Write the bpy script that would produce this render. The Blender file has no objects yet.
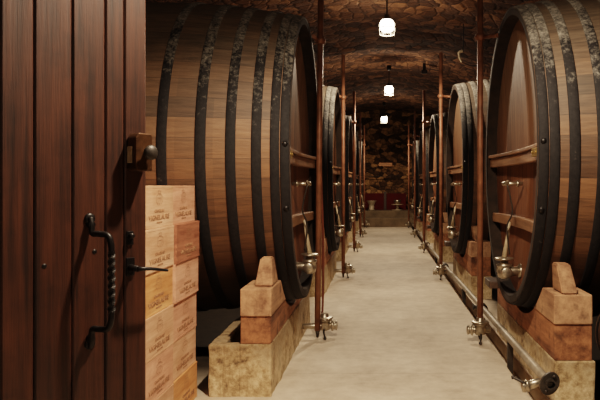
import bpy, bmesh, math, random
from mathutils import Vector, Matrix, noise
random.seed(7)
C = bpy.context.scene.collection
PI = math.pi
F, VX, VY, H = 710.0, 382.0, 185.0, 1.3      # focal length in px, vanishing point, eye height

# ------------------------------------------------------------------ materials
def nodes(name):
    m = bpy.data.materials.new(name); m.use_nodes = True
    nt = m.node_tree; nt.nodes.clear()
    out = nt.nodes.new('ShaderNodeOutputMaterial')
    b = nt.nodes.new('ShaderNodeBsdfPrincipled')
    nt.links.new(b.outputs[0], out.inputs[0])
    return m, nt, b

class N:
    """tiny node-graph helper"""
    def __init__(s, nt): s.nt = nt
    def new(s, t, **kw):
        n = s.nt.nodes.new(t)
        for k, v in kw.items(): setattr(n, k, v)
        return n
    def put(s, sock, v):
        if isinstance(v, bpy.types.NodeSocket): s.nt.links.new(v, sock)
        elif v is not None: sock.default_value = v
    def math(s, op, a, b=None, c=None, clamp=False):
        n = s.new('ShaderNodeMath', operation=op, use_clamp=clamp)
        s.put(n.inputs[0], a); s.put(n.inputs[1], b)
        if c is not None: s.put(n.inputs[2], c)
        return n.outputs[0]
    def coord(s, which='Object'): return s.new('ShaderNodeTexCoord').outputs[which]
    def sep(s, v):
        n = s.new('ShaderNodeSeparateXYZ'); s.put(n.inputs[0], v); return n.outputs
    def comb(s, x, y, z):
        n = s.new('ShaderNodeCombineXYZ')
        for i, v in enumerate((x, y, z)): s.put(n.inputs[i], v)
        return n.outputs[0]
    def noise(s, v, scale=5, detail=4, rough=.6):
        n = s.new('ShaderNodeTexNoise'); s.put(n.inputs['Vector'], v)
        n.inputs['Scale'].default_value = scale; n.inputs['Detail'].default_value = detail
        n.inputs['Roughness'].default_value = rough
        return n.outputs[0]
    def white(s, v):
        n = s.new('ShaderNodeTexWhiteNoise', noise_dimensions='1D'); s.put(n.inputs['W'], v); return n.outputs[0]
    def voronoi(s, v, scale, feature='F1', rnd=1):
        n = s.new('ShaderNodeTexVoronoi', feature=feature); s.put(n.inputs['Vector'], v)
        n.inputs['Scale'].default_value = scale
        n.inputs['Randomness'].default_value = rnd
        return n.outputs
    def ramp(s, f, *stops):
        n = s.new('ShaderNodeValToRGB'); s.put(n.inputs[0], f)
        e = n.color_ramp.elements
        while len(e) < len(stops): e.new(.5)
        for el, (p, c) in zip(e, stops):
            el.position = p; el.color = (*c, 1) if len(c) == 3 else c
        return n.outputs[0]
    def step(s, f, lo, hi):
        n = s.new('ShaderNodeMapRange'); s.put(n.inputs[0], f)
        n.inputs[1].default_value = lo; n.inputs[2].default_value = hi
        return n.outputs[0]
    def mix(s, f, a, b, mode='MIX'):
        n = s.new('ShaderNodeMix', data_type='RGBA', blend_type=mode)
        s.put(n.inputs[0], f)
        for i, v in ((6, a), (7, b)):
            if isinstance(v, tuple): v = (*v, 1) if len(v) == 3 else v
            s.put(n.inputs[i], v)
        return n.outputs[2]
    def scale(s, v, x, y, z):
        n = s.new('ShaderNodeVectorMath', operation='MULTIPLY'); s.put(n.inputs[0], v)
        n.inputs[1].default_value = (x, y, z); return n.outputs[0]
    def rnd(s): return s.new('ShaderNodeObjectInfo').outputs['Random']
    def bump(s, b, h, strength=.3, dist=.02):
        n = s.new('ShaderNodeBump'); s.put(n.inputs['Height'], h)
        n.inputs['Strength'].default_value = strength; n.inputs['Distance'].default_value = dist
        s.nt.links.new(n.outputs[0], b.inputs['Normal'])

def plain(name, col, rough=.6, metal=0.0, var=.25, sc=14):
    m, nt, b = nodes(name); g = N(nt)
    n = g.noise(g.coord(), sc, 4)
    d = tuple(c * (1 - var) for c in col); l = tuple(min(1, c * (1 + var)) for c in col)
    g.put(b.inputs['Base Color'], g.ramp(n, (.3, d), (.7, l)))
    b.inputs['Roughness'].default_value = rough; b.inputs['Metallic'].default_value = metal
    g.bump(b, n, .15, .01)
    return m

def stave_wood():
    m, nt, b = nodes('stave_oak'); g = N(nt)
    x, y, z = g.sep(g.coord())
    ang = g.math('ARCTAN2', y, z)
    u = g.math('ADD', g.math('MULTIPLY', ang, 56 / (2 * PI)), 100.37)
    idx = g.math('FLOOR', u); fr = g.math('FRACT', u)
    # each hoop bay shows its own wear along a stave
    bay = g.math('FLOOR', g.math('MULTIPLY', g.math('ABSOLUTE', x), 4.3))
    w = g.white(g.math('ADD', idx, g.math('MULTIPLY', g.rnd(), 91)))
    w2 = g.white(g.math('ADD', g.math('MULTIPLY', idx, 1.37), g.math('MULTIPLY', bay, 7.1)))
    grain = g.noise(g.comb(g.math('MULTIPLY', x, 2.2), g.math('MULTIPLY', ang, 26), z), 2.0, 6, .7)
    blot = g.noise(g.coord(), 2.6, 4)
    t = g.math('ADD', g.math('MULTIPLY', w, .33), g.math('MULTIPLY', w2, .13))
    t = g.math('ADD', t, g.math('MULTIPLY', grain, .55))
    col = g.ramp(t, (.2, (.034, .016, .008)), (.42, (.10, .047, .022)), (.68, (.215, .102, .047)), (.95, (.36, .19, .095)))
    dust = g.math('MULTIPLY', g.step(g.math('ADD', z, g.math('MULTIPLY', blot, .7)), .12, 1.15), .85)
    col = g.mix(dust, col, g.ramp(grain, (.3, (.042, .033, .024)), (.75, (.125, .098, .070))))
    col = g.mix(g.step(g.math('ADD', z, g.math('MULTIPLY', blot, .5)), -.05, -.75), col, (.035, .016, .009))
    line = g.math('LESS_THAN', fr, .03)
    col = g.mix(g.math('MULTIPLY', line, .6), col, (.015, .010, .007))
    g.put(b.inputs['Base Color'], col)
    b.inputs['Roughness'].default_value = .62
    g.bump(b, g.math('SUBTRACT', grain, g.math('MULTIPLY', line, .8)), .25, .015)
    return m

def hoop_iron():
    m, nt, b = nodes('hoop_iron'); g = N(nt)
    co = g.coord(); x, y, z = g.sep(co)
    n1 = g.noise(co, 4, 6, .75); n2 = g.noise(co, 40, 5, .8)
    f = g.math('ADD', g.math('MULTIPLY', n1, .55), g.math('MULTIPLY', n2, .6))
    f = g.math('ADD', f, g.math('MULTIPLY', g.step(z, .05, 1.1), .30))
    mask = g.math('MULTIPLY', g.step(f, .70, .92), .9)
    base = g.ramp(n2, (.3, (.007, .006, .007)), (.7, (.020, .018, .018)))
    g.put(b.inputs['Base Color'], g.mix(mask, base, g.ramp(n2, (.3, (.12, .108, .092)), (.8, (.36, .33, .28)))))
    b.inputs['Roughness'].default_value = .72
    b.inputs['Specular IOR Level'].default_value = .22
    g.bump(b, n2, .2, .01)
    return m

def head_wood():
    m, nt, b = nodes('head_oak'); g = N(nt)
    co = g.coord(); x, y, z = g.sep(co)
    u = g.math('ADD', g.math('MULTIPLY', y, 1 / .135), 40.3)
    idx = g.math('FLOOR', u); fr = g.math('FRACT', u)
    w = g.white(g.math('ADD', idx, g.math('MULTIPLY', g.rnd(), 53)))
    grain = g.noise(g.scale(co, 1, 34, 1.6), 1.5, 6, .7)
    blot = g.noise(co, 3, 4)
    t = g.math('ADD', g.math('MULTIPLY', w, .3), g.math('MULTIPLY', grain, .75))
    col = g.ramp(t, (.25, (.07, .028, .015)), (.55, (.17, .068, .034)), (.85, (.33, .155, .08)))
    col = g.mix(g.math('MULTIPLY', g.step(g.math('ADD', z, blot), .2, 1.3), .7), col, g.ramp(grain, (.3, (.17, .105, .065)), (.75, (.42, .30, .205))))  # dusty upper head, paled further to paint in the lamplight
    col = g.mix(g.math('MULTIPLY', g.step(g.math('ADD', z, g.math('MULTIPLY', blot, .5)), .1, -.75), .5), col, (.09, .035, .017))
    line = g.math('LESS_THAN', fr, .03)
    col = g.mix(g.math('MULTIPLY', line, .85), col, (.02, .011, .007))
    g.put(b.inputs['Base Color'], col)
    b.inputs['Roughness'].default_value = .52
    b.inputs['Specular IOR Level'].default_value = .2
    g.bump(b, g.math('SUBTRACT', grain, line), .15, .01)
    return m

def grain_wood(name, dark, light, axis='Y', rough=.6, fine=30, spots=.0):
    m, nt, b = nodes(name); g = N(nt)
    co = g.coord()
    s = {'X': (1.4, fine, fine), 'Y': (fine, 1.4, fine), 'Z': (fine, fine, 1.4)}[axis]
    off = g.new('ShaderNodeVectorMath', operation='ADD')
    g.put(off.inputs[0], co); g.put(off.inputs[1], g.comb(g.math('MULTIPLY', g.rnd(), 37), g.math('MULTIPLY', g.rnd(), 11), 0))
    grain = g.noise(g.scale(off.outputs[0], *s), 1.2, 6, .7)
    blot = g.noise(off.outputs[0], 4, 4)
    t = g.math('ADD', g.math('MULTIPLY', grain, .75), g.math('MULTIPLY', blot, .35))
    col = g.ramp(t, (.40, dark), (.68, light))
    if spots:
        col = g.mix(g.math('MULTIPLY', g.step(g.noise(off.outputs[0], 9, 3), .56, .7), spots), col, tuple(c * .35 for c in dark))
    g.put(b.inputs['Base Color'], col)
    b.inputs['Roughness'].default_value = rough
    g.bump(b, grain, .35, .008)
    return m

def concrete():
    m, nt, b = nodes('floor_concrete'); g = N(nt)
    co = g.coord()
    a = g.noise(co, .9, 6, .65); f = g.noise(co, 9, 6, .7); s = g.noise(g.scale(co, 1.6, .5, 1), 2.2, 5, .6)
    t = g.math('ADD', g.math('MULTIPLY', a, .5), g.math('ADD', g.math('MULTIPLY', f, .3), g.math('MULTIPLY', s, .25)))
    col = g.ramp(t, (.32, (.26, .20, .15)), (.48, (.48, .39, .295)), (.66, (.69, .585, .465)))
    x, y, z = g.sep(co)
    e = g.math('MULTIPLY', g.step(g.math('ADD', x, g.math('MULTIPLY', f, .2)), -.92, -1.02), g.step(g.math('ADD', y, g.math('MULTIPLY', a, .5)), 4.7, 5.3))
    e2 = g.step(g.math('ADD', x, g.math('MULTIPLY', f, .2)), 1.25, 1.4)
    col = g.mix(g.math('MAXIMUM', e, e2), col, g.ramp(f, (.3, (.020, .014, .009)), (.8, (.06, .042, .028))))  # shade beneath the barrel rows, painted into the floor colour
    seam = g.math('LESS_THAN', g.math('ABSOLUTE', g.math('SUBTRACT', g.math('PINGPONG', g.math('ADD', y, .7), 1.6), .8)), .004)
    col = g.mix(g.math('MULTIPLY', seam, .3), col, (.1, .085, .065))
    g.put(b.inputs['Base Color'], col)
    b.inputs['Roughness'].default_value = .72
    g.bump(b, f, .12, .01)
    return m

def rubble(name, lo, mid, hi, scale=3.2, wv=.2):
    m, nt, b = nodes(name); g = N(nt)
    co = g.coord()
    wob = g.new('ShaderNodeVectorMath', operation='MULTIPLY_ADD')
    nn = g.new('ShaderNodeTexNoise'); g.put(nn.inputs['Vector'], co); nn.inputs['Scale'].default_value = 2.5; nn.inputs['Detail'].default_value = 4
    g.put(wob.inputs[0], nn.outputs[1]); wob.inputs[1].default_value = (wv, wv, wv); g.put(wob.inputs[2], co)
    v = wob.outputs[0]
    sv = g.scale(v, 1, .75, 1.5)
    cell = g.voronoi(sv, scale)
    edge = g.voronoi(sv, scale, 'DISTANCE_TO_EDGE')[0]
    r, gg, bb = g.sep(cell[1])
    f = g.noise(co, 11, 6, .7); a = g.noise(co, .7, 4)
    t = g.math('ADD', g.math('MULTIPLY', r, .35), g.math('ADD', g.math('MULTIPLY', f, .45), g.math('MULTIPLY', a, .3)))
    col = g.ramp(t, (.30, lo), (.53, mid), (.78, hi))
    j = g.step(edge, .07, .0)
    col = g.mix(g.math('MULTIPLY', j, .6), col, tuple(c * .4 for c in lo))
    g.put(b.inputs['Base Color'], col)
    b.inputs['Roughness'].default_value = .95
    h = g.math('ADD', g.math('MULTIPLY', g.step(edge, 0, .16), .7), g.math('MULTIPLY', f, .6))
    g.bump(b, h, .7, .05)
    return m

def sandstone():
    m, nt, b = nodes('plinth_stone'); g = N(nt)
    co = g.coord()
    a = g.noise(co, 4, 6, .7); f = g.noise(co, 30, 5, .7)
    x, y, z = g.sep(co)
    col = g.ramp(g.math('ADD', g.math('MULTIPLY', a, .7), g.math('MULTIPLY', f, .3)),
                 (.38, (.10, .055, .026)), (.47, (.42, .29, .155)), (.57, (.72, .565, .365)))
    col = g.mix(g.math('MULTIPLY', g.step(g.math('ADD', g.math('MULTIPLY', a, .9), z), .62, .84), .75), col, (.13, .075, .035))
    g.put(b.inputs['Base Color'], col)
    b.inputs['Roughness'].default_value = .9
    g.bump(b, f, .5, .012)
    return m

def emission(name, col, power):
    m = bpy.data.materials.new(name); m.use_nodes = True
    nt = m.node_tree; nt.nodes.clear()
    o = nt.nodes.new('ShaderNodeOutputMaterial'); e = nt.nodes.new('ShaderNodeEmission')
    e.inputs[0].default_value = (*col, 1); e.inputs[1].default_value = power
    nt.links.new(e.outputs[0], o.inputs[0])
    return m

M = dict(
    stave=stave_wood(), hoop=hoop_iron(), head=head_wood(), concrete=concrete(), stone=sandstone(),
    vault=rubble('vault_rubble', (.022, .0085, .004), (.095, .040, .017), (.26, .125, .056), 6.5),
    backwall=rubble('back_wall_rubble', (.012, .005, .002), (.085, .038, .015), (.50, .27, .11), 5.0, .12),
    door=grain_wood('door_oak', (.014, .0048, .003), (.062, .020, .0095), 'Z', .48, 34, .3),
    gap=plain('groove_dark', (.008, .003, .002), .8),
    beam=grain_wood('beam_oak', (.20, .095, .052), (.55, .315, .18), 'Y', .75, 13, .75),
    beam_red=grain_wood('beam_red_oak', (.10, .034, .015), (.44, .19, .09), 'Y', .75, 13, .7),
    bar=grain_wood('crossbar_oak', (.13, .058, .028), (.36, .19, .10), 'Y', .45, 30),
    rod=plain('rusty_copper', (.23, .10, .054), .5, .25, .4, 9),
    nickel=plain('worn_nickel', (.42, .36, .28), .32, .9, .3, 30),
    iron=plain('black_iron', (.012, .010, .010), .42, .5, .3, 40),
    oldiron=plain('dull_iron', (.05, .042, .036), .5, .5, .3, 30),
    brass=plain('old_brass', (.45, .30, .10), .4, .8, .3, 30),
    bronze=plain('bronze_lock', (.075, .034, .014), .42, .55, .4, 30),
    pale=plain('pale_metal_plate', (.42, .33, .22), .5, .2, .2, 30),
    pipe=plain('floor_pipe_metal', (.30, .25, .19), .5, .35, .35, 7),
    red=plain('dark_red_paint', (.085, .003, .002), .95, 0, .2, 3),
    hose=plain('red_rubber', (.12, .03, .015), .5),
    ink=plain('burnt_brand_ink', (.36, .185, .10), .8),
    plaque=plain('plaque_brown', (.6, .26, .09), .5),
    step=plain('step_stone', (.15, .105, .062), .9, 0, .45, 3),
    white=plain('white_enamel', (.55, .5, .42), .4),
    glow=emission('lit_bulb', (1, .88, .70), 42),
    chime=plain('chime_dark_oak', (.022, .013, .008), .95, 0, .5, 12),
    darkwood=grain_wood('dark_cask_wood', (.03, .016, .01), (.085, .048, .03), 'Y', .45, 30),
)

# ------------------------------------------------------------------ mesh builder
class MB:
    def __init__(s): s.bm = bmesh.new(); s.mi = 0
    def _tag(s, faces, smooth=False):
        for f in faces: f.material_index = s.mi; f.smooth = smooth
    def box(s, lo, hi, bev=0.0, mat=None):
        t = bmesh.new()
        bmesh.ops.create_cube(t, size=1)
        sx, sy, sz = (hi[i] - lo[i] for i in range(3))
        for v in t.verts:
            v.co = Vector(((v.co.x + .5) * sx + lo[0], (v.co.y + .5) * sy + lo[1], (v.co.z + .5) * sz + lo[2]))
        if bev: bmesh.ops.bevel(t, geom=t.edges[:], offset=bev, segments=2, affect='EDGES', profile=.6)
        s.merge(t, mat); return s
    def merge(s, t, mat=None, smooth=None):
        if mat is not None: t.transform(mat)
        mp = {}
        for v in t.verts: mp[v] = s.bm.verts.new(v.co)
        for f in t.faces:
            try:
                nf = s.bm.faces.new([mp[v] for v in f.verts])
                nf.material_index = s.mi; nf.smooth = f.smooth if smooth is None else smooth
            except ValueError: pass
        t.free()
    def prism(s, pts, axis, a, b, bev=0.0):
        """polygon pts (2-D) extruded along axis from a to b"""
        t = bmesh.new()
        def P(p, w):
            return Vector((w, p[0], p[1])) if axis == 'X' else Vector((p[0], w, p[1])) if axis == 'Y' else Vector((p[0], p[1], w))
        A = [t.verts.new(P(p, a)) for p in pts]; B = [t.verts.new(P(p, b)) for p in pts]
        n = len(pts)
        t.faces.new(A); t.faces.new(B[::-1])
        for i in range(n): t.faces.new([A[i], B[i], B[(i + 1) % n], A[(i + 1) % n]])
        bmesh.ops.recalc_face_normals(t, faces=t.faces[:])
        if bev:
            es = [e for e in t.edges if len(e.link_faces) == 2 and e.calc_face_angle(0) > .6]
            bmesh.ops.bevel(t, geom=es, offset=bev, segments=2, affect='EDGES', profile=.6)
        s.merge(t); return s
    def lathe(s, prof, n=24, mat=None, cap=True, smooth=True):
        """prof: (radius, height) revolved about local z"""
        t = bmesh.new(); rings = []
        for r, h in prof:
            if r < 1e-6: rings.append([t.verts.new((0, 0, h))])
            else: rings.append([t.verts.new((r * math.cos(2 * PI * k / n), r * math.sin(2 * PI * k / n), h)) for k in range(n)])
        for A, B in zip(rings, rings[1:]):
            for k in range(n):
                k2 = (k + 1) % n
                if len(A) == 1 and len(B) == 1: continue
                if len(A) == 1: t.faces.new([A[0], B[k], B[k2]])
                elif len(B) == 1: t.faces.new([A[k], B[0], A[k2]])
                else: t.faces.new([A[k], B[k], B[k2], A[k2]])
        for f in t.faces: f.smooth = smooth
        if cap:
            for R in (rings[0], rings[-1]):
                if len(R) > 2: t.faces.new(R)
        bmesh.ops.recalc_face_normals(t, faces=t.faces[:])
        s.merge(t, mat); return s
    def cyl(s, p, q, r, r2=None, n=16, bev=0.0):
        p, q = Vector(p), Vector(q); d = q - p; L = d.length
        mat = Matrix.Translation(p) @ d.to_track_quat('Z', 'Y').to_matrix().to_4x4()
        r2 = r if r2 is None else r2
        prof = [(r, 0), (r2, L)] if not bev else [(r - bev, 0), (r, bev), (r2, L - bev), (r2 - bev, L)]
        return s.lathe(prof, n, mat)
    def turn(s, p, axis, prof, n=20):
        """lathe profile placed at p along axis"""
        mat = Matrix.Translation(Vector(p)) @ Vector(axis).to_track_quat('Z', 'Y').to_matrix().to_4x4()
        return s.lathe(prof, n, mat)
    def tube(s, pts, r, n=10, sub=6):
        P = [Vector(p) for p in pts]
        out = []
        for i in range(len(P) - 1):
            a, b, c, d = P[max(i - 1, 0)], P[i], P[i + 1], P[min(i + 2, len(P) - 1)]
            for k in range(sub):
                u = k / sub
                out.append(.5 * ((2 * b) + (c - a) * u + (2 * a - 5 * b + 4 * c - d) * u * u + (3 * b - a - 3 * c + d) * u ** 3))
        out.append(P[-1])
        t = bmesh.new(); rings = []; up = None
        for i, p in enumerate(out):
            tan = (out[min(i + 1, len(out) - 1)] - out[max(i - 1, 0)]).normalized()
            if up is None: up = tan.orthogonal().normalized()
            up = (up - tan * up.dot(tan)).normalized(); sd = tan.cross(up)
            rr = r(i / (len(out) - 1)) if callable(r) else r
            rings.append([t.verts.new(p + (up * math.cos(2 * PI * k / n) + sd * math.sin(2 * PI * k / n)) * rr) for k in range(n)])
        for A, B in zip(rings, rings[1:]):
            for k in range(n): t.faces.new([A[k], A[(k + 1) % n], B[(k + 1) % n], B[k]])
        for f in t.faces: f.smooth = True
        t.faces.new(rings[0]); t.faces.new(rings[-1])
        bmesh.ops.recalc_face_normals(t, faces=t.faces[:])
        s.merge(t); return s
    def text(s, body, size, mat):
        cu = bpy.data.curves.new('lettering', 'FONT'); cu.body = body; cu.size = size; cu.align_x = 'CENTER'; cu.align_y = 'CENTER'
        cu.extrude = .0006; cu.resolution_u = 3; cu.offset = .0004
        o = bpy.data.objects.new('lettering', cu); C.objects.link(o)
        me = bpy.data.meshes.new_from_object(o.evaluated_get(bpy.context.evaluated_depsgraph_get()))
        t = bmesh.new(); t.from_mesh(me); t.transform(mat)
        s.merge(t)
        bpy.data.objects.remove(o); bpy.data.curves.remove(cu); bpy.data.meshes.remove(me)
        return s
    def build(s, name, mats, parent=None, loc=None):
        me = bpy.data.meshes.new(name); s.bm.to_mesh(me); s.bm.free()
        for m in (mats if isinstance(mats, (list, tuple)) else [mats]): me.materials.append(m)
        o = bpy.data.objects.new(name, me); C.objects.link(o)
        if loc: o.location = loc
        if parent: o.parent = parent
        return o

def tag(o, label=None, cat=None, group=None, kind=None):
    for k, v in (('label', label), ('category', cat), ('group', group), ('kind', kind)):
        if v: o[k] = v
    return o
def empty(name, loc, label, cat, group=None):
    o = bpy.data.objects.new(name, None); C.objects.link(o); o.location = loc; o.empty_display_size = .1
    return tag(o, label, cat, group)
KIDS = {}
def copy_tree(o, parent=None):
    c = o.copy(); C.objects.link(c)
    if parent: c.parent = parent
    for ch in list(o.children): copy_tree(ch, c)
    return c
def place(proto, first, loc, label, group=None):
    o = proto if first else copy_tree(proto)
    o.location = loc; o['label'] = label
    if group: o['group'] = group
    return o
ORD = ['first', 'second', 'third', 'fourth', 'fifth']

# ------------------------------------------------------------------ the room
MID = .17
def struct(o, label=None, cat=None):
    o['kind'] = 'structure'
    if label: o['label'] = label; o['category'] = cat
    return o

def grid_mesh(name, fn, nu, nv, mat, amp, freq, thick=None):
    bm = bmesh.new(); V = []
    for i in range(nu + 1):
        row = []
        for j in range(nv + 1):
            p, nrm = fn(i / nu, j / nv)
            p, nrm = Vector(p), Vector(nrm)
            d = noise.fractal(p * freq, 1.0, 2.0, 4) * amp
            row.append(bm.verts.new(p + nrm * d))
        V.append(row)
    for i in range(nu):
        for j in range(nv):
            f = bm.faces.new([V[i][j], V[i + 1][j], V[i + 1][j + 1], V[i][j + 1]]); f.smooth = True
    me = bpy.data.meshes.new(name); bm.to_mesh(me); bm.free(); me.materials.append(mat)
    o = bpy.data.objects.new(name, me); C.objects.link(o)
    return o

Y0, Y1, YS, HW = -6.0, 24.0, 11.9, 3.25
def vault_z(x, apex): return apex - 5.2 + math.sqrt(5.2 ** 2 - (x - MID) ** 2)
def vault_fn(u, v):
    x = MID + (u * 2 - 1) * (HW + .1)
    # v runs along the vault; a short span of it is the step between the low and the high vault
    ys = v * 100
    if ys < 58: y, ap = Y0 + (YS - Y0) * ys / 58, 3.56
    elif ys < 60: y, ap = YS + .02 * (ys - 58), 3.56 + .27 * (ys - 58) / 2
    else: y, ap = YS + .04 + (Y1 + .15 - YS) * (ys - 60) / 40, 3.83
    return (x, y, vault_z(x, ap)), (0, 0, -1)
struct(grid_mesh('ceiling', vault_fn, 70, 200, M['vault'], .05, 1.6), 'rough brown rubble stone vaulted ceiling with a stepped arch', 'ceiling')
struct(grid_mesh('wall_back', lambda u, v: ((MID + (u * 2 - 1) * HW, Y1, v * 4.0 - .02), (0, -1, 0)), 60, 60, M['backwall'], .10, 1.5))
struct(grid_mesh('wall_front', lambda u, v: ((MID + (u * 2 - 1) * HW, Y0, v * 4.0 - .02), (0, 1, 0)), 30, 30, M['vault'], .04, 1.5))
struct(grid_mesh('wall_left', lambda u, v: ((MID - HW, Y0 + u * (Y1 - Y0), v * 2.9 - .02), (1, 0, 0)), 90, 16, M['vault'], .04, 1.5))
struct(grid_mesh('wall_right', lambda u, v: ((MID + HW, Y0 + u * (Y1 - Y0), v * 2.9 - .02), (-1, 0, 0)), 90, 16, M['vault'], .04, 1.5))
fl = MB(); GX0, GX1 = .895, 1.0
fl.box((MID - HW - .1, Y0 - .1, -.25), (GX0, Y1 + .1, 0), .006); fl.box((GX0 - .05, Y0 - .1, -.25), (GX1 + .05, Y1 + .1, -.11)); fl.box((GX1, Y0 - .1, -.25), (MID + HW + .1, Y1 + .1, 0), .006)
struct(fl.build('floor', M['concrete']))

# ------------------------------------------------------------------ barrels
BL, RE, RM, BZ = 2.15, 1.065, 1.175, 1.51       # length, end radius, bilge radius, axis height
BANDS = [(0.0, .056), (.062, .118), (.172, .232), (.328, .388), (.508, .572), (.743, .803)]
BANDS = BANDS + [(BL - b, BL - a) for a, b in BANDS[::-1]]
def RB(x): return RM - (RM - RE) * ((x - BL / 2) / (BL / 2)) ** 2
SPACE = 3.9
LX, RX, LY, RY = -.583, .92, 5.53, 5.23

def make_barrel(s):
    """s=+1 right row (head faces -x), s=-1 left row"""
    ax = Matrix(((0, 0, s, 0), (0, 1, 0, 0), (1, 0, 0, 0), (0, 0, 0, 1)))    # lathe z -> barrel x
    root = empty('wine_barrel', (0, 0, 0), '', 'barrel')
    m = MB()
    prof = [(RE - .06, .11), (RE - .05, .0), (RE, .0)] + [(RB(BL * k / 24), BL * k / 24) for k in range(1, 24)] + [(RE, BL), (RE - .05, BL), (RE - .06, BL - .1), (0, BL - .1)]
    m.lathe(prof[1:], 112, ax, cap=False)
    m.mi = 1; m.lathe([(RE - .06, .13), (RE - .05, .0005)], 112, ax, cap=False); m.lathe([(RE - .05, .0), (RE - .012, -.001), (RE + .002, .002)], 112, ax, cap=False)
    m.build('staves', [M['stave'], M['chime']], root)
    for i, (a, b) in enumerate(BANDS):
        m = MB(); ra, rb = RB(a), RB(b)
        m.lathe([(ra - .004, a), (ra + .007, a), (ra + .009, a + .004), ((ra + rb) / 2 + .0095, (a + b) / 2), (rb + .009, b - .004), (rb + .007, b), (rb - .004, b)], 112, ax, cap=False)
        h = m.build('hoop', M['hoop'], root)
        if i < 2:                                            # rivet joining the hoop ends
            for k, zz in enumerate((.045, -.34) if i == 0 else ()):
                m = MB(); an = zz; r = ra + .008
                p = Vector((s * (a + b) / 2, -r * math.cos(an), r * math.sin(an)))
                m.turn(p, (0, -math.cos(an), math.sin(an)), [(.02, -.004), (.02, .006), (.012, .014), (0, .016)], 14)
                m.build('rivet', M['iron'], h)
    # head, slightly dished inward
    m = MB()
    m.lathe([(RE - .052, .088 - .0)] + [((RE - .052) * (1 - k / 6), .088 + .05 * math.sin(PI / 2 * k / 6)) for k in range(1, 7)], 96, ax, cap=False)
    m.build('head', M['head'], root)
    # crossbars following the dish
    def bar(z, hgt, x0, x1, name, mat, par):
        m = MB(); w = math.sqrt((RE - .056) ** 2 - z ** 2) - .012
        n = 14; poly_o, poly_i = [], []
        for k in range(n + 1):
            y = -w + 2 * w * k / n; d = .045 * (1 - (y / w) ** 2)
            poly_o.append((s * (x0 + d), y)); poly_i.append((s * (x1 + d), y))
        m.prism(poly_o + poly_i[::-1], 'Z', z - hgt / 2, z + hgt / 2, .006)
        return m.build(name, mat, par)
    up = bar(-.02, .075, .028, .085, 'crossbar', M['bar'], root)
    bar(.034, .026, .012, .085, 'ledge_strip', M['bar'], up)
    bar(-.485, .075, .030, .085, 'crossbar', M['bar'], root)
    m = MB(); m.box((min(s * .012, s * .03), -.955, -.035), (max(s * .012, s * .03), -.80, .018), .004)
    for yy in (-.93, -.83): m.turn((s * .011, yy, -.008), (-s, 0, 0), [(.009, 0), (.008, .005), (0, .006)], 10)
    m.build('brass_plate', M['brass'], root)
    # small tasting tap just under the upper crossbar
    def TX(d): return s * d
    m = MB(); m.cyl((TX(.12), .02, -.20), (TX(-.03), .02, -.20), .014); m.turn((TX(.09), .02, -.20), (-s, 0, 0), [(.024, 0), (.024, .012), (.016, .02)])
    m.cyl((TX(-.01), -.06, -.195), (TX(-.01), .12, -.20), .017, .010, 14, .003)
    m.cyl((TX(-.01), -.06, -.195), (TX(-.01), -.085, -.18), .012, .009)
    tp = m.build('tasting_tap', M['nickel'], root)
    m = MB(); m.tube([(TX(-.01), -.075, -.21), (TX(.03), -.06, -.40), (TX(-.005), -.03, -.52), (TX(.02), .0, -.72)], .006)
    m.build('wire', M['oldiron'], tp)
    # racking valve at the bottom of the head
    m = MB(); zc = -.845
    m.cyl((TX(.12), .0, zc), (TX(-.06), .0, zc), .035, .035, 20, .004)
    m.turn((TX(.105), 0, zc), (-s, 0, 0), [(.055, 0), (.055, .015), (.04, .022)])
    m.turn((TX(-.02), 0, zc - .055), (0, 0, 1), [(.02, 0), (.045, .012), (.052, .05), (.046, .085), (.055, .09), (.058, .105), (.03, .115), (.022, .15), (.0, .152)], 24)
    m.cyl((TX(-.02), -.085, zc), (TX(-.02), .085, zc), .032, .032, 18, .006)
    for q in (-1, 1): m.turn((TX(-.02), q * .085, zc), (0, q, 0), [(.043, 0), (.043, .018), (.03, .024), (0, .026)], 16)
    vb = m.build('racking_valve', M['nickel'], root)
    m = MB(); m.turn((TX(-.02), 0, zc + .085), (0, 0, 1), [(.066, 0), (.072, .008), (.066, .016), (.02, .018)], 24)
    m.build('handwheel', M['nickel'], vb)
    m = MB(); m.cyl((TX(-.02), .0, zc + .1), (TX(.03), .05, zc + .36), .019, .008, 14)
    m.build('spout_pipe', M['pale'], vb)
    return root

LAB_L = ['huge dark oak barrel beside the stack of crates, first of the left row',
         'large oak barrel second from the door in the left row, behind the tall double standpipe',
         'large oak barrel third from the door in the left row of the aisle',
         'large oak barrel fourth from the door in the left row, seen as a sliver',
         'farthest large oak barrel of the left row, next to the stone steps']
LAB_R = ['huge oak barrel at right frame edge with mould-spotted hoops, first of the right row',
         'large oak barrel second in the right row, pale head lit below the ceiling hook',
         'large oak barrel third from the front in the right row of the aisle',
         'large oak barrel fourth from the front in the right row, seen as a sliver',
         'farthest large oak barrel of the right row, next to the stone steps']
for s, X, Y, labs, grp in ((-1, LX, LY, LAB_L, 'barrels in the left row'), (1, RX, RY, LAB_R, 'barrels in the right row')):
    proto = make_barrel(s)
    for k in range(5):
        place(proto, k == 0, (X, Y + SPACE * k, BZ), labs[k], grp)

# ------------------------------------------------------------------ plinths, cradles, wedges
def rough(o, amp, freq, cuts):
    bm = bmesh.new(); bm.from_mesh(o.data)
    bmesh.ops.subdivide_edges(bm, edges=bm.edges[:], cuts=cuts, use_grid_fill=True)
    for v in bm.verts:
        d = noise.noise_vector(v.co * freq + Vector((3, 1, 7))) * amp
        v.co += d
        if v.co.z < .012: v.co.z = 0
    bm.to_mesh(o.data); bm.free()

def arc(zc, R, z, y_sign=1):
    return math.sqrt(max(R * R - (zc - z) ** 2, 0))

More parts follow.
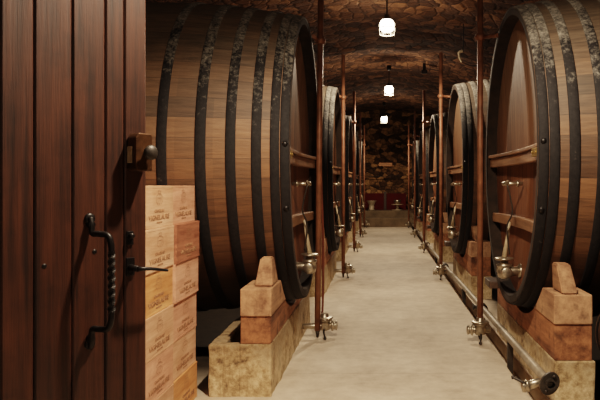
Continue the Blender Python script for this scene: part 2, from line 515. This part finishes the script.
def make_plinth(s, w, st, half):
    m = MB()
    if s > 0:
        m.box((0, -half, 0), (w, half, st), .012)
    else:
        # left one is a stone trough: solid aisle side, open slot, thin outer kerb
        m.box((-.20, -half, 0), (0, half, st), .012)
        m.box((-w, -half, 0), (-w + .09, half, st), .012)
        m.box((-w + .085, -half, 0), (-.195, -half + .07, st), .01)
        m.box((-w + .085, half - .07, 0), (-.195, half, st), .01)
        m.box((-w + .085, -half + .06, 0), (-.195, half - .06, .10))
    o = m.build('stone_plinth', M['stone'])
    bm = bmesh.new(); bm.from_mesh(o.data)
    for it in range(5):
        long = [e for e in bm.edges if e.calc_length() > .11]
        if not long: break
        bmesh.ops.subdivide_edges(bm, edges=long, cuts=1, use_grid_fill=True)
    for v in bm.verts:
        d = noise.fractal(v.co * 6, 1, 2, 3) * .007
        dv = noise.noise_vector(v.co * 5) * .006
        v.co += dv + Vector((d, d, 0))
        v.co.z = min(v.co.z, st)
        if v.co.z < .015: v.co.z = 0
    bm.to_mesh(o.data); bm.free()
    return o

def make_cradle(s, w, st, half):
    """beams on the plinth, cut to the barrel's curve; origin at plinth centre top, aisle face at x=0"""
    root = empty('barrel_cradle', (0, 0, 0), '', 'cradle')
    zc, R = BZ - st, 1.135
    x0, x1 = (0.004, w) if s > 0 else (-w, -.004)
    z1, z2 = (.213, .390) if s > 0 else (.168, .339)                       # top of the lower and of the upper beam
    def lower():
        a = arc(zc, R, z1); pts = [(-half + .01, 0), (half - .01, 0), (half - .01, z1), (a, z1)]
        for k in range(1, 14):
            y = a - 2 * a * k / 14; pts.append((y, zc - math.sqrt(R * R - y * y)))
        pts += [(-a, z1), (-half + .01, z1)]
        return pts
    m = MB(); m.prism(lower(), 'X', x0, x1, .006); m.build('lower_beam', M['beam_red'], root)
    for q in (-1, 1):
        a, b = arc(zc, R, z1 + .002), arc(zc, R, z2)
        pts = [(q * (half), z1 + .002), (q * half, z2 - (.0)), (q * b, z2)]
        for k in range(1, 8):
            z = z2 + (z1 + .002 - z2) * k / 8; pts.append((q * arc(zc, R, z), z))
        pts.append((q * a, z1 + .002))
        e = .006
        m = MB(); m.prism(pts, 'X', x0 - e * (s > 0), x1 + e * (s < 0), .008); m.build('upper_beam', M['beam'], root)
    if s > 0:
        m = MB(); m.box((-.15, .47, .205), (.0, .74, .262), .006); m.build('ledge_block', M['darkwood'], root)
    return root

def make_wedge(s):
    m = MB()
    # side profile in y-z: foot wide, head narrow, leaning toward the barrel
    t = bmesh.new()
    if s > 0: b, top = [(-.046, -.13), (.046, -.13), (.046, .12), (-.046, .12)], [(-.08, -.11), (.004, -.11), (.004, .0), (-.08, .0)]
    else: b, top = [(-.056, -.13), (.056, -.13), (.056, .12), (-.056, .12)], [(-.024, -.11), (.046, -.11), (.046, .0), (-.024, .0)]
    B = [t.verts.new((x, y, 0)) for x, y in b]; T = [t.verts.new((x, y, .178)) for x, y in top]
    t.faces.new(B[::-1]); t.faces.new(T)
    for i in range(4): t.faces.new([B[i], B[(i + 1) % 4], T[(i + 1) % 4], T[i]])
    bmesh.ops.bevel(t, geom=t.edges[:], offset=.008, segments=2, affect='EDGES')
    m.merge(t)
    return m.build('wooden_wedge', M['beam'])

for s, px, Y, w, wb, st, side, half in ((-1, -.68, LY, .385, .19, .322, 'left', 1.176), (1, 1.015, RY, .24, .225, .262, 'right', 1.05)):
    pl, cr, we = make_plinth(s, w, st, half), make_cradle(s, wb, st, half), make_wedge(s)
    for k in range(5):
        y = Y + SPACE * k
        o = place(pl, k == 0, (px, y, 0), ('pale stone trough plinth on the floor beside the crates under the first left barrel' if s < 0 else
              'pale rough stone plinth at bottom right under the first right barrel') if k == 0 else
              'pale stone plinth under the %s barrel of the %s row' % (ORD[k], side), 'stone plinths')
        o['category'] = 'plinth'
        place(cr, k == 0, (px, y, st + .001), ('stacked oak cradle beams on the stone trough, under the first left barrel' if s < 0 else
              'stacked orange-brown cradle beams on the stone plinth under the first right barrel') if k == 0 else
              'oak cradle beams under the %s barrel of the %s row' % (ORD[k], side), 'barrel cradles')
        o = place(we, k == 0, (px + (-.062 if s < 0 else .096), y - (.95 if s < 0 else .915), st + (.341 if s < 0 else .392)), 'tapered wooden wedge on the cradle against the %s barrel of the %s row' % (ORD[k], side), 'wooden wedges')
        o['category'] = 'wedge'

# ------------------------------------------------------------------ standpipes with valves
def make_rod(s):
    """s=+1 right row; origin on the floor under the pipe"""
    root = empty('standpipe', (0, 0, 0), '', 'pipe')
    m = MB(); m.cyl((0, 0, .07 if s < 0 else .19), (0, 0, 3.11), .025, .025, 18); m.turn((0, 0, 3.11), (0, 0, 1), [(.025, 0), (.02, .01), (0, .014)])
    m.build('tube', M['rod'], root)
    head = RX - .81 if s > 0 else LX + .54
    yo = (RY - 5.86) if s > 0 else (LY - 6.0)
    zt = 2.52
    m = MB(); m.turn((0, 0, zt - .03), (0, 0, 1), [(.026, 0), (.038, .004), (.038, .056), (.026, .06)])
    for q in (-1, 1): m.turn((-s * .036, q * .014, zt), (-s, 0, 0), [(.010, 0), (.010, .008), (0, .01)], 8)
    # flat arm back to the barrel's chime
    R = RE - .022; y1 = yo * .4; z1 = math.sqrt(R * R - (y1 - yo) ** 2) + BZ
    a, b = Vector((s * .03, 0, zt)), Vector((head - s * .006, y1, z1))
    m.cyl(a, b, .018, .016, 8)
    m.build('wall_bracket', M['rod'], root)
    m = MB()
    z = .115; ox, oy = (.055, .05) if s < 0 else (0, 0)
    m.turn((ox, oy, z - .055), (0, 0, 1), [(.018, 0), (.046, .01), (.056, .045), (.046, .08), (.058, .084), (.062, .1), (.034, .106), (.034, .135), (.026, .15)], 20)
    m.cyl((ox - s * .09, oy, z - .01), (-.126 if s < 0 else .087, 0 if s < 0 else oy, z - .01), .027, .024, 16, .003)
    m.turn((ox - s * .055, oy, z - .01), (-s, 0, 0), [(.03, 0), (.046, .006), (.046, .02), (.030, .026), (.036, .036), (.040, .05), (.022, .056), (0, .057)], 18)
    vb = m.build('valve', M['nickel'], root)
    m = MB(); m.tube([(ox, oy - .02, z - .03), (ox, oy - .07, z - .055), (ox - s * .015, oy - .12, .022)], lambda t: .010 - .003 * t); m.turn((ox - s * .015, oy - .12, .022), (0, -1, -.2), [(.0, -.012), (.013, -.004), (.013, .008), (0, .014)], 12)
    m.build('lever', M['oldiron'], vb)
    m = MB(); m.turn((ox, oy, z + .045), (0, 0, 1), [(.03, 0), (.068, .003), (.076, .010), (.068, .017), (.03, .019)], 22)
    m.build('handwheel', M['nickel'], vb)
    m = MB(); m.cyl((0, 0, .012 if s < 0 else .025), (0, 0, .075 if s < 0 else .062), .010, .02, 12); m.build('drain_nipple', M['oldiron'], vb)
    return root
for s, X, Y, side in ((-1, -.54, 6.0, 'left'), (1, .81, 5.86, 'right')):
    proto = make_rod(s)
    n = 5
    for k in range(n):
        place(proto, k == 0, (X, Y + SPACE * k + .0, 0),
              'rusty copper standpipe with floor valve in front of the %s barrel of the %s row' % (ORD[k], side), 'standpipes of the %s row' % side)
m = MB(); m.tube([(.03, .08, .13), (.035, .11, .4), (.03, .10, .9), (.012, .05, 1.45), (.012, .035, 2.0)], .0095)
first_left = [o for o in C.objects if o.name.startswith('standpipe') and abs(o.location.x + .54) < .01 and abs(o.location.y - 6) < .01][0]
m.build('red_hose', M['hose'], first_left)['label'] = 'thin red hose'
first_left.location.x = -.546; first_left.rotation_euler.y = .010       # this one leans a little

# ------------------------------------------------------------------ long pipe on the right
PXx, PY0, PY1 = .925, 3.93, 21.9
def pz(y): return .205 - .0135 * min(y - PY0, 7.4)
root = empty('floor_pipe', (PXx, PY0, 0), 'long pale metal pipe along the right plinths with an open oval flange', 'pipe')
m = MB(); m.tube([(0, 0, pz(PY0)), (0, 2.5, pz(PY0 + 2.5)), (0, 5, pz(PY0 + 5)), (0, 7.4, pz(PY0 + 7.4)), (0, PY1 - PY0, pz(PY1))], .027, 16, 4); m.build('tube', M['pipe'], root)
m = MB(); z = pz(PY0)
t = bmesh.new()                                   # oval two-bolt flange with an open bore
n = 40; rings = []
for (sx, r0, yy) in ((1, None, .0), (1, None, -.022), (0, .030, -.022), (0, .030, -.05), (0, .021, -.05), (0, .021, .04)):
    ring = []
    for k in range(n):
        a = 2 * PI * k / n
        if r0 is None: x, zz = .050 * math.cos(a), .066 * math.sin(a)
        else: x, zz = r0 * math.cos(a), r0 * math.sin(a)
        c, sn = math.cos(-.5), math.sin(-.5)
        ring.append(t.verts.new((x * c - zz * sn, yy, x * sn + zz * c)))
    rings.append(ring)
for A, B in zip(rings, rings[1:]):
    for k in range(n): t.faces.new([A[k], A[(k + 1) % n], B[(k + 1) % n], B[k]])
t.faces.new(rings[0]); t.faces.new(rings[-1][::-1])
bmesh.ops.recalc_face_normals(t, faces=t.faces[:])
m.merge(t, Matrix.Translation((0, 0, z)))
for q in (-1, 1): m.turn((q * math.sin(.5) * .047, -.022, z + q * math.cos(.5) * .047), (0, -1, 0), [(.010, 0), (.010, .01), (0, .012)], 6)
m.build('flange', M['oldiron'], root)
m = MB(); m.turn((0, 0, z), (0, -1, 0), [(.0205, -.012), (0, -.012)], 20); m.build('bore', M['gap'], root)
m = MB(); m.cyl((-.02, .07, z - .01), (-.10, .07, z - .035), .022, .026, 14, .004); m.turn((-.10, .07, z - .035), (-1, 0, -.2), [(.036, 0), (.036, .012), (.028, .016), (.034, .024), (.030, .04), (0, .042)], 16)
vb = m.build('drain_valve', M['nickel'], root)
m = MB(); m.tube([(-.085, .06, z - .03), (-.135, .05, z - .01), (-.185, .08, z + .01)], .008); m.turn((-.185, .08, z + .01), (-.6, .6, .2), [(0, -.014), (.014, 0), (0, .014)], 12); m.build('lever', M['oldiron'], vb)
for yy in (2.6, 6.4, 10.4, 14.2):
    m = MB(); zz = pz(PY0 + yy)
    m.turn((0, yy - .05, zz), (0, 1, 0), [(.028, 0), (.042, .005), (.042, .03), (.032, .035), (.032, .07), (.042, .075), (.042, .1), (.028, .105)], 16)
    m.cyl((0, yy, zz), (-.08, yy, zz + .01), .02, .018, 12); m.turn((-.08, yy, zz + .01), (-1, 0, 0), [(.03, 0), (.03, .012), (0, .014)], 12)
    m.build('coupling', M['oldiron'], root)
for yy in (1.2, 4.1, 8.2, 12.0, 15.9):
    m = MB(); zz = pz(PY0 + yy); m.box((-.02, yy - .015, -.11), (.02, yy + .015, zz - .02)); m.build('support_post', M['oldiron'], root)

# ------------------------------------------------------------------ crates
BRAND = ('CHATEAU', 'VIGNELAURE')
tones = {'tan': ((.48, .24, .135), (.74, .45, .30)), 'pink': ((.46, .20, .12), (.76, .42, .29)), 'red': ((.20, .068, .036), (.48, .20, .12)), 'orange': ((.48, .19, .065), (.78, .42, .20))}
for t in tones: M['crate_' + t] = grain_wood('crate_pine_' + t, *tones[t], axis='Y', rough=.65, fine=16)
CH, CL, CD = .2155, .485, .33
def make_crate(tone):
    m = MB()
    g = .0018
    # end boards, side boards, lid and base boards: a nailed box
    m.box((-CD, 0, .012), (0, CL, CH - .012), .0018)
    m.box((-CD - .001, -.0, 0), (.001, CL, .0125), .0015)
    m.box((-CD - .001, -.0, CH - .0125), (.001, CL, CH), .0015)
    m.mi = 1
    base = Matrix(((0, 0, 1, 0), (1, 0, 0, 0), (0, 1, 0, 0), (0, 0, 0, 1)))      # text plane -> the face x=const, reading toward +y
    def at(y, z): return Matrix.Translation((.0018, y, z)) @ base @ Matrix.Diagonal((1.6, 1, 1, 1))
    m.text(BRAND[0], .021, at(CL * .50, CH * .40)); m.text(BRAND[1], .036, at(CL * .50, CH * .245))
    m.text('GRAND VIN', .010, at(CL * .5, CH * .13))
    # crest above the words: shield outline with a crown and supporters
    c = Vector((.0012, CL * .5, CH * .70))
    def stroke(pts, w=.002):
        for a, b in zip(pts, pts[1:]):
            a, b = Vector(a), Vector(b); d = (b - a); L = d.length
            if L < 1e-6: continue
            nrm = Vector((-d.y, d.x)) / L * w / 2
            q = [a + nrm, b + nrm, b - nrm, a - nrm]
            vs = [m.bm.verts.new((c.x + .0006, c.y + p.x, c.z + p.y)) for p in q]
            f = m.bm.faces.new(vs); f.material_index = 1
    sh = [(-.024, .022), (.024, .022), (.024, -.005), (.016, -.022), (0, -.033), (-.016, -.022), (-.024, -.005), (-.024, .022)]
    stroke(sh); stroke([(0, .022), (0, -.033)]); stroke([(-.024, .002), (.024, .002)])
    stroke([(-.02, .026), (-.024, .042), (-.010, .033), (0, .046), (.010, .033), (.024, .042), (.02, .026), (-.02, .026)])
    for q in (-1, 1):
        stroke([(q * .030, .020), (q * .046, .012), (q * .040, -.004), (q * .050, -.018), (q * .034, -.026), (q * .018, -.036)], .003)
    return m.build('wine_crate', [M['crate_' + tone], M['ink']])
protos = {}
LT = ['tan', 'tan', 'orange', 'tan', 'pink', 'tan']; RT = ['pink', 'red', 'pink', 'pink', 'tan', 'orange']
words = ['topmost', 'second from the top', 'third from the top', 'fourth from the top', 'fifth from the top', 'bottom']
jl = [0, .004, -.003, .002, .0, .003]; jr = [-.012, .016, .010, -.002, -.006, .002]
for col, (tl, y0, jit, nm) in enumerate(((LT, 3.398, jl, 'column by the door'), (RT, 3.888, jr, 'column by the barrel'))):
    for k in range(6):
        t = tl[k]
        lab = '%s wine crate, %s of the %s' % ({'tan': 'pale tan wooden', 'pink': 'pinkish wooden', 'red': 'dark reddish wooden', 'orange': 'orange-toned wooden'}[t], words[k], nm)
        if t in protos: o = protos[t].copy(); C.objects.link(o)
        else: o = protos[t] = make_crate(t)
        yy = y0 - (.027 if col and k > 0 else .0) * 0
        o.location = (-1.142 + jit[k], yy - (.005 if (col and k == 0) else 0) + (.003 * col), (5 - k) * (CH + .0006) + .0005)
        tag(o, lab, 'crate', 'wine crates stacked by the door')

# ------------------------------------------------------------------ door
ang = math.radians(50)
E = Vector((-.862, 2.6, 0)); d = Vector((-math.cos(ang), -math.sin(ang), 0)); nr = Vector((math.sin(ang), -math.cos(ang), 0))
door = bpy.data.objects.new('door_1', None); C.objects.link(door); door.location = E
tag(door, 'heavy dark brown plank door standing open at left with iron pull handle', 'door', None, 'structure')
DM = Matrix((( d.x, nr.x, 0, 0), (d.y, nr.y, 0, 0), (0, 0, 1, 0), (0, 0, 0, 1)))   # local: x along the door toward the hinge, y out of the face
def dbuild(m, name, mat, par=None):
    if par is None: m.bm.transform(DM); return m.build(name, mat, door)
    m.bm.transform(DM); return m.build(name, mat, par)
DZ = 2.45
m = MB(); edges = [0, .088, .160, .278, .404, .508, .63, .74, .87, 1.0]
for a, b in zip(edges, edges[1:]):
    m.prism([(a + .002, -.03), (a + .002, -.004), (a + .007, 0), (b - .007, 0), (b - .002, -.004), (b - .002, -.03)], 'Z', .01, DZ)
dbuild(m, 'plank_face', M['door'])
m = MB(); m.box((.001, -.055, .012), (.999, -.028, DZ - .002)); dbuild(m, 'backing', M['gap'])
# pull handle
m = MB()
hz0, hz1, ht, hp = 1.165, .775, .218, .085
for z in (hz0, hz1):
    m.turn((ht, .0, z + (.02 if z == hz0 else -.02)), (0, 1, 0), [(.019, 0), (.018, .005), (.012, .008), (0, .009)], 16)
    m.cyl((ht, 0, z), (ht, .02, z), .014, .011)
top, bot = 1.128, .815
m.tube([(ht, .005, hz0 + .022), (ht, .014, hz0), (ht, .02, top + .008), (ht - .008, .05, top + .006), (ht - .022, .082, top), (ht - .028, .092, top - .03), (ht - .028, .094, top - .06)], .0105, 10)
m.tube([(ht, .005, hz1 - .03), (ht, .014, hz1 - .01), (ht, .02, bot - .008), (ht - .008, .05, bot - .004), (ht - .022, .082, bot), (ht - .028, .092, bot + .03), (ht - .028, .094, bot + .06)], .0105, 10)
t = bmesh.new(); rings = []                        # twisted square grip
for k in range(41):
    z = bot + .05 + (top - bot - .10) * k / 40; a = k * .32; r = .0118 + .0014 * abs(math.sin(k * .5))
    rings.append([t.verts.new((ht - .028 + r * math.cos(a + j * PI / 2), .094 + r * math.sin(a + j * PI / 2), z)) for j in range(4)])
for A, B in zip(rings, rings[1:]):
    for j in range(4): t.faces.new([A[j], A[(j + 1) % 4], B[(j + 1) % 4], B[j]])
t.faces.new(rings[0]); t.faces.new(rings[-1]); bmesh.ops.recalc_face_normals(t, faces=t.faces[:])
m.merge(t)
dbuild(m, 'pull_handle', M['iron'])
# rim lock with knob
m = MB(); m.prism([(.012, 1.350), (.070, 1.350), (.078, 1.360), (.078, 1.468), (.066, 1.485), (.018, 1.485), (.012, 1.475)], 'Y', 0, .058, .005)
lock = dbuild(m, 'rim_lock', M['bronze'])
m = MB(); m.box((.078, .006, 1.378), (.082, .036, 1.438), .002); dbuild(m, 'strike_plate', M['pale'], lock)
m = MB(); m.turn((.036, .058, 1.415), (0, 1, 0), [(.012, 0), (.012, .016), (.024, .02), (.027, .030), (.022, .038), (0, .041)], 20); dbuild(m, 'knob', M['oldiron'], lock)
# lever latch and keyhole plate
m = MB(); m.box((.052, 0, .975), (.084, .008, 1.04), .003); m.turn((.068, .008, 1.003), (0, 1, 0), [(.014, 0), (.012, .02), (.010, .05)], 14)
m.tube([(.068, .05, 1.003), (.058, .066, 1.003), (.02, .07, 1.0), (-.045, .066, .988)], lambda u: .009 - .004 * u)
dbuild(m, 'lever_latch', M['iron'])
m = MB(); m.box((.055, 0, 1.085), (.082, .006, 1.135), .003); m.turn((.068, .006, 1.118), (0, 1, 0), [(.010, 0), (.010, .014), (.0, .016)], 12); dbuild(m, 'keyhole_plate', M['iron'])
for (tt, zz) in ((.372, 1.035), (.2, 1.07)):
    m = MB(); m.turn((tt, 0, zz), (0, 1, 0), [(.009, -.001), (.008, .001), (0, .002)], 12); dbuild(m, 'nail_head', M['iron'])
hp_ = E + d * 1.0
m = MB(); m.box((hp_.x - .22, hp_.y - .12, 0), (hp_.x - .03, hp_.y + .06, 2.6), .01); struct(m.build('trim_1', M['door']))

# ------------------------------------------------------------------ ceiling lamps
def make_lamp():
    root = empty('pendant_lamp', (0, 0, 0), '', 'lamp')
    m = MB(); m.cyl((0, 0, .12), (0, 0, .45), .008, .008, 8); m.turn((0, 0, .40), (0, 0, 1), [(.03, 0), (.045, .03), (.045, .1)], 14); m.build('drop_rod', M['iron'], root)
    m = MB(); m.turn((0, 0, .085), (0, 0, 1), [(.06, 0), (.058, .012), (.03, .03), (.03, .06), (0, .06)], 24); m.build('cap', M['oldiron'], root)
    m = MB(); m.turn((0, 0, -.06), (0, 0, 1), [(.0, 0), (.05, .005), (.072, .025), (.080, .06), (.076, .125), (.055, .145)], 24); m.build('globe', M['glow'], root)
    m = MB()
    n = 32
    for zz, r in ((-.085, .088), (-.01, .092)):
        t = bmesh.new(); R = []
        for k in range(n):
            a = 2 * PI * k / n
            R.append([t.verts.new(((r + .006 * math.cos(b)) * math.cos(a), (r + .006 * math.cos(b)) * math.sin(a), zz + .006 * math.sin(b))) for b in (0, PI / 2, PI, 3 * PI / 2)])
        for k in range(n):
            for j in range(4): t.faces.new([R[k][j], R[(k + 1) % n][j], R[(k + 1) % n][(j + 1) % 4], R[k][(j + 1) % 4]])
        bmesh.ops.recalc_face_normals(t, faces=t.faces[:]); m.merge(t, smooth=True)
    for k in range(6):
        a = 2 * PI * k / 6; c, s_ = math.cos(a), math.sin(a)
        m.tube([(.088 * c, .088 * s_, .06), (.093 * c, .093 * s_, -.01), (.088 * c, .088 * s_, -.085)], .004, 6, 3)
    m.build('guard_cage', M['white'], root)
    return root
LAMPS = [(.05, -3.3, 3.16), (.05, 2.6, 3.16), (.06, 8.5, 3.19), (.14, 14.2, 3.19), (.06, 20.2, 3.16)]
lp = make_lamp()
names = ['lit caged pendant lamp behind the viewer', 'lit caged pendant lamp above the open door', 'brightest lit caged lamp, highest in view above the aisle',
         'lit caged lamp hanging on a rod, second along the aisle', 'farthest lit caged lamp in front of the back wall']
POW = [80, 430, 200, 210, 135]
for k, p in enumerate(LAMPS):
    place(lp, k == 0, p, names[k], 'ceiling lamps')
    for kind, share in (('SPOT', 1.0), ('POINT', (.1, .08, .06, .22, .16)[k])):
        L = bpy.data.lights.new('lamp_light', kind); L.energy = POW[k] * share; L.color = (1, .80, .585); L.shadow_soft_size = .05
        o = bpy.data.objects.new('lamp_light', L); C.objects.link(o); o.location = (p[0], p[1], p[2] - .17)
        if kind == 'SPOT':
            L.spot_size = math.radians(162 if k == 1 else 166); L.spot_blend = .5 if k == 1 else .25
            if k == 1: o.rotation_euler = (0, math.radians(-9), 0)

# ------------------------------------------------------------------ far end
m = MB(); m.box((-1.15, 21.95, 0), (1.35, 22.62, .275), .015); struct(m.build('trim_2', M['step'])); 
m = MB(); m.box((-1.15, 22.6, 0), (1.35, 23.95, .475), .015); struct(m.build('trim_3', M['step']))
red = empty('red_panel_bench', (.12, 23.55, .476), 'low dark red panelled bench on the steps before the back wall', 'bench')
for a, b in ((-.68, -.06), (.03, .68)):
    m = MB(); m.box((a, .0, .0), (b, .05, .55), .008); m.build('panel', M['red'], red)
m = MB(); m.box((-.06, -.02, 0), (.03, .07, .60), .006); m.build('post', M['darkwood'], red)
m = MB(); m.turn((-.34, 23.1, .476), (0, 0, 1), [(.10, 0), (.12, .02), (.085, .03), (.09, .14), (.08, .16), (.10, .2), (.155, .30), (.16, .315), (.13, .31), (.06, .22), (0, .2)], 24)
tag(m.build('metal_urn', M['pale']), 'pale flared metal urn on the top step, left of the bench post', 'urn')
v = empty('pipe_stand', (.50, 23.1, .476), 'small metal valve stand with two flanges on the top step, right of the bench post', 'valve')
m = MB(); m.turn((0, 0, 0), (0, 0, 1), [(.19, 0), (.19, .02), (.05, .03), (.045, .17), (.20, .18), (.20, .2), (.06, .21)], 24); m.build('flanged_pipe', M['pale'], v)
m = MB(); m.turn((0, 0, .21), (0, 0, 1), [(.06, 0), (.11, .05), (.12, .12), (.10, .13), (.0, .13)], 20); m.build('cup', M['nickel'], v)
pq = empty('wall_plaque', (.12, 23.86, 1.99), 'small orange-brown plaque on the back stone wall', 'sign')
m = MB(); m.box((-.22, 0, -.06), (.22, .02, .06), .006); m.build('board', M['plaque'], pq)
m = MB()
for zz in (-.018, .02): m.box((-.17, -.003, zz - .006), (.17, .001, zz + .006))
m.build('inscription', M['ink'], pq)
m = MB(); m.tube([(-.9, 23.78, 1.62), (-.3, 23.76, 1.59), (.3, 23.76, 1.60), (1.2, 23.78, 1.61)], .012); tag(m.build('wall_cable', M['iron']), 'dark cable strung across the back stone wall under the plaque', 'cable')

# ceiling hook and bracket
hk = empty('ceiling_hook', (1.0, 8.9, 2.9), 'small pale curved hook hanging under the vault on the right', 'hook')
m = MB(); m.tube([(.0, 0, -.06), (-.02, 0, -.02), (-.035, 0, .04), (-.02, 0, .07), (.012, 0, .075)], lambda u: .012 + .008 * u); m.build('hook_wire', M['pale'], hk)
m = MB(); m.tube([(.012, 0, .07), (.02, 0, .2), (.02, 0, .42)], .005); m.build('stem', M['iron'], hk)
m = MB(); m.tube([(0, .0, -.06), (.1, 0, -.10), (.22, 0, -.11)], .006); m.build('cable_end', M['iron'], hk)
m = MB(); m.box((.83, 14.4, 3.62), (.89, 14.46, 3.82)); m.box((.80, 14.38, 3.56), (.92, 14.48, 3.63), .01)
tag(m.build('ceiling_bracket', M['iron']), 'small black iron bracket under the far vault', 'bracket')

# small cask at the right edge
ck = empty('small_cask', (1.43, 3.5, .47), 'small dark cask lying at the right frame edge before the plinth', 'cask')
m = MB(); cm = Matrix(((1, 0, 0, 0), (0, 0, 1, 0), (0, -1, 0, 0), (0, 0, 0, 1)))
m.lathe([(0, .02), (.205, .02), (.21, 0), (.225, 0), (.245, .25), (.225, .5), (.21, .5), (.205, .48), (0, .48)], 48, cm, cap=False); m.build('staves', M['darkwood'], ck)
for a, b in ((.0, .04), (.12, .15), (.35, .38), (.46, .5)):
    m = MB(); f = lambda h: .245 - .02 * ((h - .25) / .25) ** 2
    m.lathe([(f(a), a), (f(a) + .004, a), (f(b) + .004, b), (f(b), b)], 48, cm, cap=False); m.build('hoop', M['iron'], ck)
m = MB()
for yy in (3.58, 3.86): m.prism([(1.22, 0), (1.64, 0), (1.62, .2235), (1.24, .2235)], 'Y', yy, yy + .07, .006)
tag(m.build('cask_rest', M['darkwood']), 'dark wooden rest carrying the small cask at right', 'stand')

# ------------------------------------------------------------------ camera, world
w = bpy.data.worlds.new('dim'); bpy.context.scene.world = w; w.use_nodes = True
bg = w.node_tree.nodes['Background']; bg.inputs[0].default_value = (.9, .65, .45, 1); bg.inputs[1].default_value = .02
cam = bpy.data.cameras.new('camera'); co = bpy.data.objects.new('camera', cam); C.objects.link(co)
co.location = (0, 0, H); co.rotation_euler = (PI / 2, 0, 0)
cam.sensor_width = 36; cam.lens = 36 * F / 600
cam.shift_x = -(VX - 300) / 600; cam.shift_y = (VY - 200) / 600
cam.clip_start = .05
sc = bpy.context.scene; sc.camera = co
sc.view_settings.view_transform = 'Filmic'; sc.view_settings.look = 'Medium High Contrast'; sc.view_settings.exposure = 0.0
